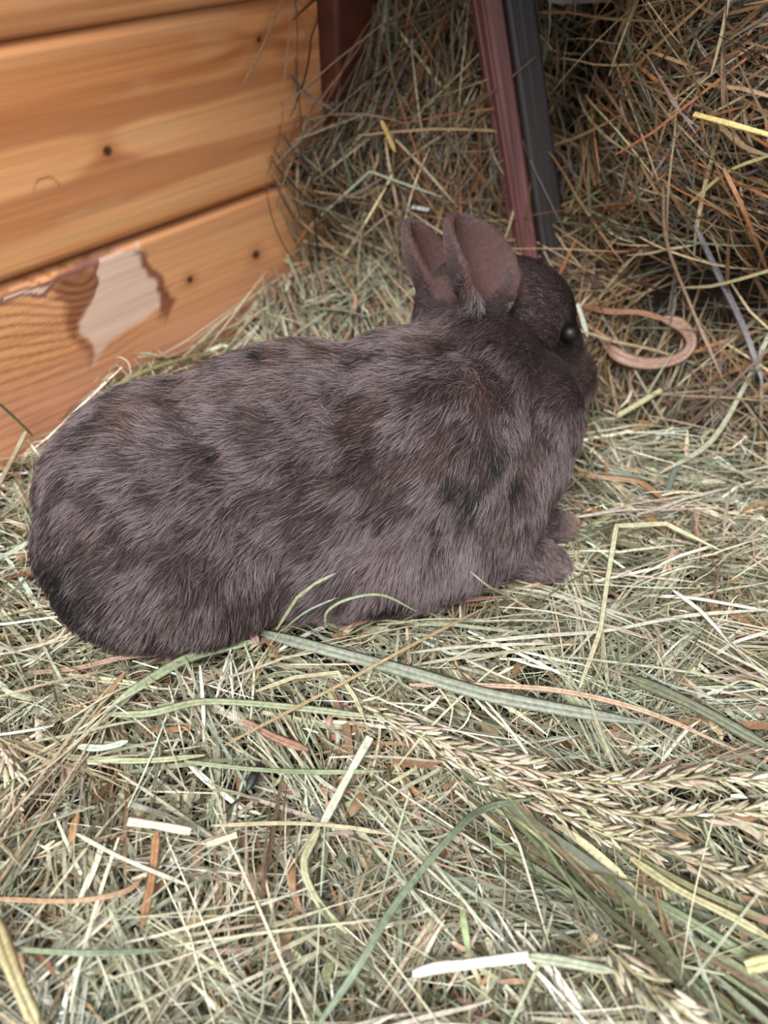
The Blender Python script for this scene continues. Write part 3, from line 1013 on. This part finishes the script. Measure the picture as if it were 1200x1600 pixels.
make_rabbit()

# ------------------------------------------------------------------ single stalks, leaves and seed heads that stand out
def hit(u, v, lift=.010, rab=False):
    """where the line of sight of a photo pixel meets the hay, raised a little off it"""
    d = ray(u, v); d = d / np.linalg.norm(d)
    t = np.linspace(.12, 1.1, 900)
    P = CC + d * t[:, None]
    low = P[:, 2] < hay_h(P[:, 0], P[:, 1])
    a = (P - FOOT0) @ BU; dep = -((P - FOOT0) @ BN); b = np.clip(P[:, 2] - .012, 0, .5)
    S = bank_pos(a, b); sd = -((S - FOOT0) @ BN)
    low |= (dep > sd) & (a > -.08)
    low |= ((P - W0) @ WNR) < .002
    if rab: low |= inside_rabbit(P, .010)
    k = int(np.argmax(low)) if low.any() else len(t) - 1
    return P[k] - d * lift


def smooth_path(P, n):
    P = np.array(P)
    if len(P) == 2: return P[0] + (P[1] - P[0]) * np.linspace(0, 1, n)[:, None]
    X = np.vstack([2 * P[0] - P[1], P, 2 * P[-1] - P[-2]]); m = len(P) - 1; out = []
    for q in np.linspace(0, m - 1e-6, n):
        i = int(q); t = q - i; p0, p1, p2, p3 = X[i:i + 4]
        out.append(.5 * (2 * p1 + (p2 - p0) * t + (2 * p0 - 5 * p1 + 4 * p2 - p3) * t * t + (3 * p1 - p0 - 3 * p2 + p3) * t ** 3))
    return np.array(out)


def strip(path, wpx, col, flat=.22, taper=(.5, .25), n=None, vein=True, sharp=False, twist=0.):
    """closed flattened section swept along a path; wpx is its width in photo pixels"""
    P = np.array(path)
    if sharp:
        out = []
        for a, b in zip(P[:-1], P[1:]): out += [a + (b - a) * q for q in np.linspace(0, 1, 6)[:-1]]
        P = np.array(out + [P[-1]])
    else: P = smooth_path(P, n or max(10, 5 * len(P)))
    n = len(P); t = np.linspace(0, 1, n)
    dist = ((P - CC) @ FW); w = wpx * dist / FPX
    T = np.gradient(P, axis=0); T /= np.linalg.norm(T, axis=1)[:, None]
    vw = CC - P; vw /= np.linalg.norm(vw, axis=1)[:, None]
    nrm = .5 * vw + .5 * np.array([0, 0, 1.]); sd = np.cross(T, nrm); sd /= np.linalg.norm(sd, axis=1)[:, None]; nn = np.cross(sd, T)
    if twist:
        a = twist * (t - .5)[:, None]; sd, nn = sd * np.cos(a) + nn * np.sin(a), nn * np.cos(a) - sd * np.sin(a)
    pr = np.clip(np.minimum(taper[0] + 5 * t, taper[1] + 5 * (1 - t)), 0, 1) * (1 + .08 * np.sin(9 * t + wpx))
    sec = [(-.5, 0), (-.28, .5), (-.06, .36), (0, .18), (.06, .36), (.28, .5), (.5, 0), (.25, -.5), (-.25, -.5)]
    V = []; C = []; c = s2l(col); m = len(sec)
    for x, z in sec:
        V.append(P + sd * (w * pr * x)[:, None] + nn * (w * pr * flat * z)[:, None])
        k = .86 if abs(x) < .1 and vein else (1.06 if abs(x) > .4 else 1.0)
        C.append(np.clip(c[None] * k * (1 + .10 * (noise(np.stack([t * 9, t * 0 + x, t * 0 + wpx], 1), 1.7, int(wpx)) - .5))[:, None], 0, .95))
    V = np.stack(V, 1).reshape(-1, 3); C = np.stack(C, 1).reshape(-1, 3)
    Q = [(i * m + j, (i + 1) * m + j, (i + 1) * m + (j + 1) % m, i * m + (j + 1) % m) for i in range(n - 1) for j in range(m)]
    return V, np.array(Q), C


def hero(name, label, cat, pts, wpx, col, lift=.010, rab=False, **kw):
    path = [hit(p[0], p[1], p[2] if len(p) > 2 else lift, rab) for p in pts]
    g = np.mean(col); col = tuple((np.array(col) * .80 + g * .20) * .93)
    V, Q, C = strip(path, wpx * .9, col, **kw)
    o0 = V.mean(0)
    o = link(name, np_mesh(name, V - o0, Q, C, True, M_STRAW)); o.location = tuple(o0)
    tag(o, label, cat)
    return o


SAGE = (150, 154, 132); OLIVE = (118, 122, 92); PALE = (206, 198, 176); TAN = (196, 160, 122); BROWN = (160, 112, 72); YEL = (204, 190, 134); GREEN = (142, 152, 112)
HEROES = [
    ('straw_piece', 'small pale chip of straw just right of the rabbit eye', 'straw', [(902, 474), (910, 498), (918, 526)], 9, (190, 192, 166), {'lift': .030}),
    ('grass_blade', 'broad sage-green grass blade slanting right from the middle of the rabbit belly', 'grass', [(400, 986), (520, 1018), (640, 1050), (760, 1085), (900, 1112), (1012, 1130)], 24, SAGE, {'lift': .015}),
    ('hay_stalk', 'long peach-tan stalk curving along the lower side of the broad sage blade', 'hay', [(640, 1070), (760, 1071), (880, 1080), (1010, 1112), (1150, 1172)], 10, (206, 166, 132), {'flat': .7, 'lift': .014}),
    ('grass_blade', 'broad dark olive blade leaving the right edge above the seed heads', 'grass', [(985, 1058), (1080, 1100), (1210, 1172)], 21, OLIVE, {'lift': .015}),
    ('hay_stalk', 'long white straw lying almost level below the front paws, reaching the right edge', 'hay', [(750, 1002), (850, 993), (950, 985), (1075, 962), (1210, 952)], 7, PALE, {'flat': .8, 'lift': .014}),
    ('hay_stalk', 'upright pale bent straw in front of the paws, folded over at its top', 'hay', [(905, 1076, .008), (938, 985, .018), (950, 900, .026), (963, 822, .034), (1040, 818, .030), (1130, 862, .012)], 9, (212, 204, 158), {'sharp': True, 'flat': .6}),
    ('hay_stalk', 'short pale stub crossing under the upright bent straw', 'hay', [(940, 985), (950, 1072)], 8, (206, 202, 160), {'flat': .6}),
    ('hay_stalk', 'white straw pointing left near the right edge, above the level straw', 'hay', [(993, 930), (1075, 934), (1140, 944), (1210, 957)], 6, (226, 222, 205), {'flat': .8}),
    ('hay_stalk', 'white kinked straw running down to the right edge through the level straw', 'hay', [(1050, 921), (1092, 952), (1145, 1008), (1210, 1072)], 7, (228, 222, 205), {'sharp': True, 'flat': .8, 'lift': .016}),
    ('hay_stalk', 'forked white straw tip at the right edge, pointing up to the right', 'hay', [(1118, 1023), (1150, 1003), (1210, 984)], 7, (228, 224, 206), {'flat': .8}),
    ('straw_piece', 'flat cream strip of straw, broad and short, lying left of centre in the foreground', 'straw', [(200, 1283), (250, 1290), (298, 1299)], 15, (232, 212, 180), {'taper': (1, 1), 'vein': False, 'lift': .014}),
    ('straw_piece', 'small cream strip of straw right of the broader cream strip', 'straw', [(322, 1320), (370, 1304)], 12, (226, 204, 172), {'taper': (1, 1), 'vein': False, 'lift': .014}),
    ('hay_stalk', 'thin pale straw sloping down right from the left foreground', 'hay', [(120, 1303), (190, 1340), (300, 1386)], 7, (226, 218, 188), {'flat': .7, 'lift': .012}),
    ('straw_piece', 'pale green flat straw standing out below the centre, its cut end uppermost', 'straw', [(578, 1152), (540, 1220), (503, 1290)], 15, (214, 214, 182), {'taper': (1, .6), 'lift': .014}),
    ('straw_piece', 'yellow-green flattened straw bent below the pale cut straw', 'straw', [(498, 1296), (475, 1350), (498, 1410), (542, 1458)], 14, (192, 190, 140), {'lift': .011}),
    ('grass_blade', 'light green blade running level below the rabbit haunch', 'grass', [(164, 1116), (235, 1114), (320, 1096), (450, 1104), (600, 1122)], 13, (166, 174, 130), {'lift': .013}),
    ('grass_blade', 'wide light green blade rising to the rabbit belly from the lower left', 'grass', [(168, 1112), (215, 1074), (290, 1030), (350, 1012), (405, 1000)], 18, (160, 172, 128), {'lift': .011}),
    ('grass_blade', 'yellowish green blade lying level at the left below the haunch', 'grass', [(75, 1178), (150, 1186), (230, 1188), (320, 1180)], 12, (176, 178, 128), {'lift': .012}),
    ('grass_blade', 'small pale mint blade just above the yellowish green level blade', 'grass', [(122, 1166), (160, 1168), (200, 1158)], 13, (190, 206, 178), {'lift': .016}),
    ('grass_blade', 'long thin green blade crossing the dark pellet, left of centre', 'grass', [(290, 1190), (400, 1202), (500, 1206), (600, 1205)], 9, (150, 162, 118), {'lift': .016}),
    ('dried_leaf', 'narrow tan folded leaf leaning in the hay below the haunch', 'leaf', [(195, 1050), (160, 1100), (120, 1172)], 11, (186, 142, 98), {'lift': .013}),
    ('dried_leaf', 'orange-brown torn strip hanging down in the left foreground', 'leaf', [(245, 1300), (238, 1370), (222, 1448)], 15, (190, 132, 84), {'lift': .010}),
    ('dried_leaf', 'reddish-tan flat leaf strip above the dark pellet', 'leaf', [(380, 1126), (430, 1152), (482, 1172)], 15, (176, 126, 98), {'lift': .012}),
    ('straw_piece', 'thick bleached white straw in the bottom foreground, right of centre', 'straw', [(645, 1522), (682, 1512), (725, 1507), (826, 1494)], 19, (240, 236, 214), {'flat': .5, 'taper': (.6, 1), 'vein': False, 'lift': .018}),
    ('grass_blade', 'pale green blade continuing right from the bleached white straw', 'grass', [(826, 1494), (880, 1502), (960, 1518)], 19, (172, 178, 144), {'lift': .016}),
    ('straw_piece', 'broad yellow straw at the bottom left corner', 'straw', [(-10, 1430), (22, 1520), (62, 1612)], 27, (202, 184, 128), {'flat': .4, 'lift': .016}),
    ('grass_blade', 'long green blade lying level in from the left edge near the bottom', 'grass', [(-10, 1480), (130, 1489), (262, 1484)], 10, (146, 160, 124), {'lift': .016}),
    ('hay_stalk', 'peach-tan stalk lying level in from the left edge, lower left', 'hay', [(-10, 1404), (110, 1408), (192, 1394), (225, 1370)], 9, (202, 158, 118), {'flat': .7, 'lift': .014}),
    ('straw_piece', 'thick yellow hollow straw end poking in at the right edge near the bottom', 'straw', [(1166, 1511), (1215, 1498)], 26, (220, 206, 140), {'flat': .8, 'taper': (1, 1), 'vein': False, 'lift': .022}),
    ('grass_blade', 'wide grey-green blade fanning down from the pale node, right foreground', 'grass', [(850, 1292), (900, 1350), (945, 1410), (985, 1490)], 26, (116, 124, 90), {'lift': .012}),
    ('grass_blade', 'long green blade sweeping to the lower right corner, uppermost of the fan', 'grass', [(880, 1300), (960, 1370), (1080, 1440), (1210, 1520)], 20, (138, 152, 110), {'lift': .012}),
    ('grass_blade', 'long green blade of the fan passing below the uppermost one', 'grass', [(760, 1300), (880, 1390), (1020, 1480), (1170, 1600)], 16, (130, 142, 98), {'lift': .010}),
    ('straw_piece', 'long yellow straw above the green fan in the right foreground', 'straw', [(985, 1340), (1060, 1390), (1140, 1430), (1210, 1470)], 15, (196, 184, 130), {'flat': .5, 'lift': .014}),
    ('grass_blade', 'olive blade of the fan closest to the seed heads', 'grass', [(860, 1262), (960, 1320), (1090, 1390), (1210, 1440)], 13, (140, 140, 92), {'lift': .010}),
    ('grass_blade', 'pinkish-tan straight blade buried in the green fan', 'grass', [(900, 1400), (1000, 1470), (1100, 1545)], 12, (176, 146, 118), {'lift': .010}),
    ('grass_blade', 'long grey-green blade arching up across the bottom centre, nearest the lens', 'grass', [(490, 1612, .020), (560, 1510, .040), (620, 1410, .045), (710, 1300, .035), (760, 1262, .025), (830, 1248, .014)], 13, (134, 148, 116), {}),
    ('dried_leaf', 'curled pinkish-tan leaf hooked open to the left, right of the rabbit nose', 'leaf', [(1036, 498, .030), (1066, 510, .026), (1080, 535, .022), (1062, 558, .020), (1016, 568, .022), (966, 556, .020), (930, 518, .012)], 22, (158, 118, 96), {'flat': .10, 'twist': 1.6}),
    ('dried_leaf', 'orange-brown withered blade from the rabbit brow to the curled leaf', 'leaf', [(902, 474, .012), (950, 486, .018), (1000, 488, .024), (1048, 502, .028)], 13, (150, 100, 62), {}),
    ('hay_stalk', 'short orange twig crossing between the rabbit brow and the curled leaf', 'hay', [(905, 500), (950, 528), (1000, 545)], 7, (160, 108, 64), {'flat': .7, 'lift': .016}),
    ('hay_stalk', 'thick grey stalk slanting down the dark hollow at the right', 'hay', [(1085, 352), (1120, 425), (1165, 520), (1192, 600)], 11, (138, 132, 138), {'flat': .8, 'lift': .030}),
    ('hay_stalk', 'long pale green stalk leaning from the right edge towards the paws', 'hay', [(1212, 500), (1165, 600), (1110, 690), (1030, 740)], 9, (192, 190, 156), {'flat': .7, 'lift': .020}),
    ('hay_stalk', 'long thin tan stalk hanging down the stack, left of the grey stalk', 'hay', [(1036, 290), (1042, 380), (1080, 480), (1128, 590)], 6, (168, 132, 104), {'flat': .8, 'lift': .034}),
    ('straw_piece', 'bright yellow straw poking in from the right edge high on the stack', 'straw', [(1085, 179), (1130, 191), (1212, 214)], 10, (226, 198, 116), {'flat': .8, 'taper': (1, 1), 'vein': False, 'lift': .040}),
    ('hay_stalk', 'yellow-green stalk slanting on the stack below the bright yellow straw', 'hay', [(1078, 318), (1138, 268), (1212, 240)], 7, (182, 164, 96), {'flat': .7, 'lift': .030}),
    ('hay_stalk', 'orange-brown stalk bending down the right side of the stack', 'hay', [(1130, 262), (1162, 330), (1205, 440)], 9, (176, 116, 70), {'flat': .7, 'lift': .032}),
    ('dried_leaf', 'upright orange-tan leaf blade on the stack right of the post', 'leaf', [(893, 160), (912, 210), (930, 290)], 11, (176, 122, 76), {'lift': .030}),
    ('dried_leaf', 'upright yellow-tan blade crossing the orange-tan leaf right of the post', 'leaf', [(908, 148), (922, 200), (938, 285)], 10, (168, 150, 100), {'lift': .026}),
    ('straw_piece', 'small bright yellow chip of straw left of the post', 'straw', [(596, 188), (618, 238)], 9, (230, 186, 92), {'lift': .030, 'taper': (.4, .2)}),
    ('straw_piece', 'tiny white chip of straw above the rabbit ears', 'straw', [(644, 323), (670, 328)], 9, (225, 232, 222), {'lift': .020, 'taper': (1, 1), 'vein': False}),
    ('hay_stalk', 'thin mint-green stalk bent into a peak above and left of the ears', 'hay', [(485, 352), (578, 268), (690, 308)], 5, (170, 182, 150), {'flat': .7, 'lift': .024, 'sharp': True}),
    ('hay_stalk', 'thin pale stalk leaning on the planks near the dark corner', 'hay', [(445, -10), (412, 70), (380, 132)], 5, (190, 140, 92), {'flat': .8, 'lift': .012}),
    ('hay_stalk', 'short mauve-grey stalk pointing at the planks from the corner', 'hay', [(452, 116), (478, 146), (524, 174)], 6, (150, 122, 112), {'flat': .8, 'lift': .014}),
    ('straw_piece', 'short pale yellow-green straw lying just right of the rabbit chin', 'straw', [(965, 650), (1032, 610)], 10, (196, 192, 140), {'flat': .7, 'taper': (1, 1), 'vein': False, 'lift': .016}),
    ('grass_blade', 'short grey-teal blade right of the rabbit chest', 'grass', [(1064, 712), (1045, 760), (1026, 812)], 10, (122, 140, 122), {'lift': .014}),
    ('dried_leaf', 'orange-tan bent leaf lying right of the rabbit chest', 'leaf', [(885, 740), (1000, 752), (1070, 802)], 11, (184, 132, 88), {'lift': .012, 'sharp': True}),
    ('hay_stalk', 'yellow-green stalk curving along the wall behind the rabbit back', 'hay', [(90, 682), (150, 632), (215, 585), (330, 548)], 8, (166, 162, 96), {'flat': .7, 'lift': .020}),
    ('hay_stalk', 'short green stalk against the planks at the left edge', 'hay', [(-8, 625), (25, 655), (52, 682)], 6, (140, 146, 96), {'flat': .7, 'lift': .012}),
    ('hay_stalk', 'pale straw lying flat beside the rabbit rump at the left edge', 'hay', [(-8, 770), (25, 706), (42, 672)], 8, (196, 176, 142), {'flat': .7, 'lift': .012}),
    ('grass_blade', 'pale grey-green blade at the left edge next to the rump', 'grass', [(-10, 876), (20, 862), (48, 845)], 10, (196, 204, 180), {'lift': .012}),
    ('hay_stalk', 'thin green stalk arching in front of the rabbit belly', 'hay', [(508, 978), (512, 955), (545, 936), (597, 930), (650, 955)], 5, (158, 168, 122), {'flat': .8, 'rab': True, 'lift': .010}),
    ('hay_stalk', 'thin bent green stalk standing against the fur of the belly', 'hay', [(432, 984), (464, 934), (492, 912), (524, 896)], 6, (160, 166, 120), {'flat': .8, 'rab': True, 'lift': .010, 'sharp': True}),
    ('hay_stalk', 'thin grey-green stalk beside the bent one against the belly fur', 'hay', [(440, 986), (478, 956), (526, 934)], 4, (150, 164, 140), {'flat': .8, 'rab': True, 'lift': .010}),
    ('hay_stalk', 'pink-tan stalk lying along the foot of the belly below the front paw', 'hay', [(530, 985), (620, 952), (700, 940), (790, 932)], 9, (176, 128, 104), {'flat': .6, 'lift': .012}),
    ('hay_stalk', 'thin pale stalk rising against the flank left of the near paw', 'hay', [(735, 893), (765, 917), (800, 935), (850, 965)], 4, (196, 184, 150), {'flat': .8, 'rab': True, 'lift': .010}),
    ('dried_leaf', 'small pinkish dried leaf standing at the tip of the broad sage blade', 'leaf', [(402, 1004, .012), (392, 985, .022), (378, 964, .028)], 17, (196, 148, 140), {'taper': (.4, .0)}),
    ('grass_blade', 'dark grey-green strip below the dark pellet, left of the pale cut straw', 'grass', [(462, 1200), (480, 1235), (503, 1282)], 17, (120, 128, 118), {'lift': .008, 'taper': (1, 1)}),
    ('hay_stalk', 'thin white straw lying along the left edge below the haunch', 'hay', [(-8, 1149), (40, 1142), (84, 1134)], 5, (226, 226, 214), {'flat': .8, 'lift': .012}),
    ('hay_stalk', 'long tan stalk lying under the rear of the rabbit, parallel to its belly', 'hay', [(40, 1052), (120, 1044), (200, 1026), (300, 1020)], 10, (182, 144, 116), {'flat': .6, 'lift': .010}),
    ('hay_stalk', 'long thin straw crossing level below the broad sage blade at left centre', 'hay', [(330, 1290), (450, 1286), (540, 1292), (610, 1304)], 7, (202, 186, 140), {'flat': .7, 'lift': .014}),
    ('hay_stalk', 'very long thin straw slanting up right across the middle of the foreground', 'hay', [(350, 1165), (450, 1112), (540, 1065), (640, 1010), (760, 948)], 6, (190, 160, 112), {'flat': .8, 'lift': .018}),
    ('hay_stalk', 'pale folded straw with its bend uppermost, below the belly', 'hay', [(400, 1080), (460, 1058), (528, 1050), (555, 1090), (572, 1130)], 8, (198, 188, 142), {'flat': .5, 'sharp': True, 'lift': .015}),
]
for nm, lb, ct, pts, w, c, kw in HEROES: hero(nm, lb, ct, pts, w, c, **kw)


def pellet():
    bm = bmesh.new(); bmesh.ops.create_uvsphere(bm, u_segments=16, v_segments=12, radius=1)
    for v in bm.verts:
        z = v.co.z; r = (1 - .35 * abs(z) ** 3) * (1 + .08 * math.sin(5 * z))
        v.co = Vector((v.co.x * .0026 * r, v.co.y * .0022 * r, z * .0082 + .0006 * math.sin(3 * z)))
    p0 = hit(408, 1190, .010); p1 = hit(386, 1236, .010)
    o = link('dark_seed_pod', bm_mesh('dark_seed_pod', bm, simple_mat('dark_husk', (26, 24, 26), .35, (52, 48, 50), 300, .4), True))
    o.location = tuple((p0 + p1) / 2); o.rotation_euler = Vector(p1 - p0).to_track_quat('Z', 'Y').to_euler()
    tag(o, 'dark slender seed pod lying in the hay left of centre', 'seed pod')


pellet()


def spike_mesh(k, col):
    bm = bmesh.new(); bmesh.ops.create_uvsphere(bm, u_segments=6, v_segments=6, radius=1)
    L = (.0054, .0044, .0064)[k]
    for v in bm.verts:
        z = v.co.z; r = (1 - .55 * max(z, 0)) * (1 + .2 * (z < 0) * z)
        v.co = Vector((v.co.x * .00115 * r, v.co.y * .0009 * r, (z + 1) * L * .98))
    me = bm_mesh('spikelet', bm, M_STRAW, True)
    a = me.color_attributes.new('Col', 'FLOAT_COLOR', 'POINT'); c4 = np.ones((len(me.vertices), 4), np.float32); c4[:, :3] = s2l(col)
    a.data.foreach_set('color', c4.ravel())
    return me


SPK = [spike_mesh(0, (190, 178, 154)), spike_mesh(1, (212, 202, 180)), spike_mesh(2, (160, 146, 118)), spike_mesh(2, (178, 160, 140)), spike_mesh(0, (180, 174, 142))]


def seed_head(label, pts, wpx, nsp, spread=.0045, stem_pts=None):
    path = smooth_path([hit(p[0], p[1], p[2] if len(p) > 2 else .013) for p in pts], 40)
    o0 = path[0].copy()
    root = empty('seed_head', tuple(o0)); tag(root, label, 'seed head', 'feathery grass seed heads in the hay')
    V, Q, C = strip(path, wpx, (178, 168, 122), flat=.9, vein=False)
    link('stem', np_mesh('stem', V - o0, Q, C, True, M_STRAW), root)
    T = np.gradient(path, axis=0); T /= np.linalg.norm(T, axis=1)[:, None]
    for i in range(nsp):
        q = (i + rng.random()) / nsp; k = min(38, int(q * 39)); P = path[k] + (path[k + 1] - path[k]) * rng.random()
        t = T[k]; s = np.cross(t, [0, 0, 1]); s /= np.linalg.norm(s); u = np.cross(s, t)
        an = rng.uniform(-.25 * math.pi, 1.25 * math.pi); rad = s * math.cos(an) + u * math.sin(an) * .8
        d = t + rad * rng.uniform(.15, .75) + rng.normal(0, .12, 3)
        env = .35 + .65 * math.sin(math.pi * min(1, .12 + q * .9))
        o = bpy.data.objects.new('spikelet', SPK[rng.integers(len(SPK))]); COL.objects.link(o); o.parent = root
        o.location = tuple(P - o0 + rad * rng.uniform(.0003, spread) * env)
        o.rotation_euler = Vector(d).to_track_quat('Z', 'Y').to_euler(); sc = rng.uniform(.7, 1.15); o.scale = (sc, sc, sc)


seed_head('topmost of the three tan seed heads crossing the right foreground', [(630, 1138), (720, 1172), (820, 1200), (920, 1222), (1010, 1222), (1110, 1214), (1212, 1225)], 3, 150)
seed_head('middle one of the three tan seed heads crossing the right foreground', [(690, 1185), (790, 1216), (890, 1246), (990, 1276), (1100, 1272), (1212, 1262)], 3, 150)
seed_head('lowest of the three tan seed heads crossing the right foreground', [(740, 1222), (850, 1260), (950, 1306), (1050, 1332), (1140, 1368), (1212, 1372)], 3, 150)
seed_head('pale seed head hanging at the left edge of the foreground', [(2, 1165), (22, 1205), (26, 1250), (10, 1300)], 3, 46)
seed_head('loose bleached seed head at the bottom edge, right of centre', [(950, 1480), (990, 1520), (1040, 1560), (1100, 1606)], 3, 40, .006)
seed_head('small tan seed head under the hay between the pellet and the sage blade', [(560, 1100), (620, 1130), (690, 1170)], 3, 34)
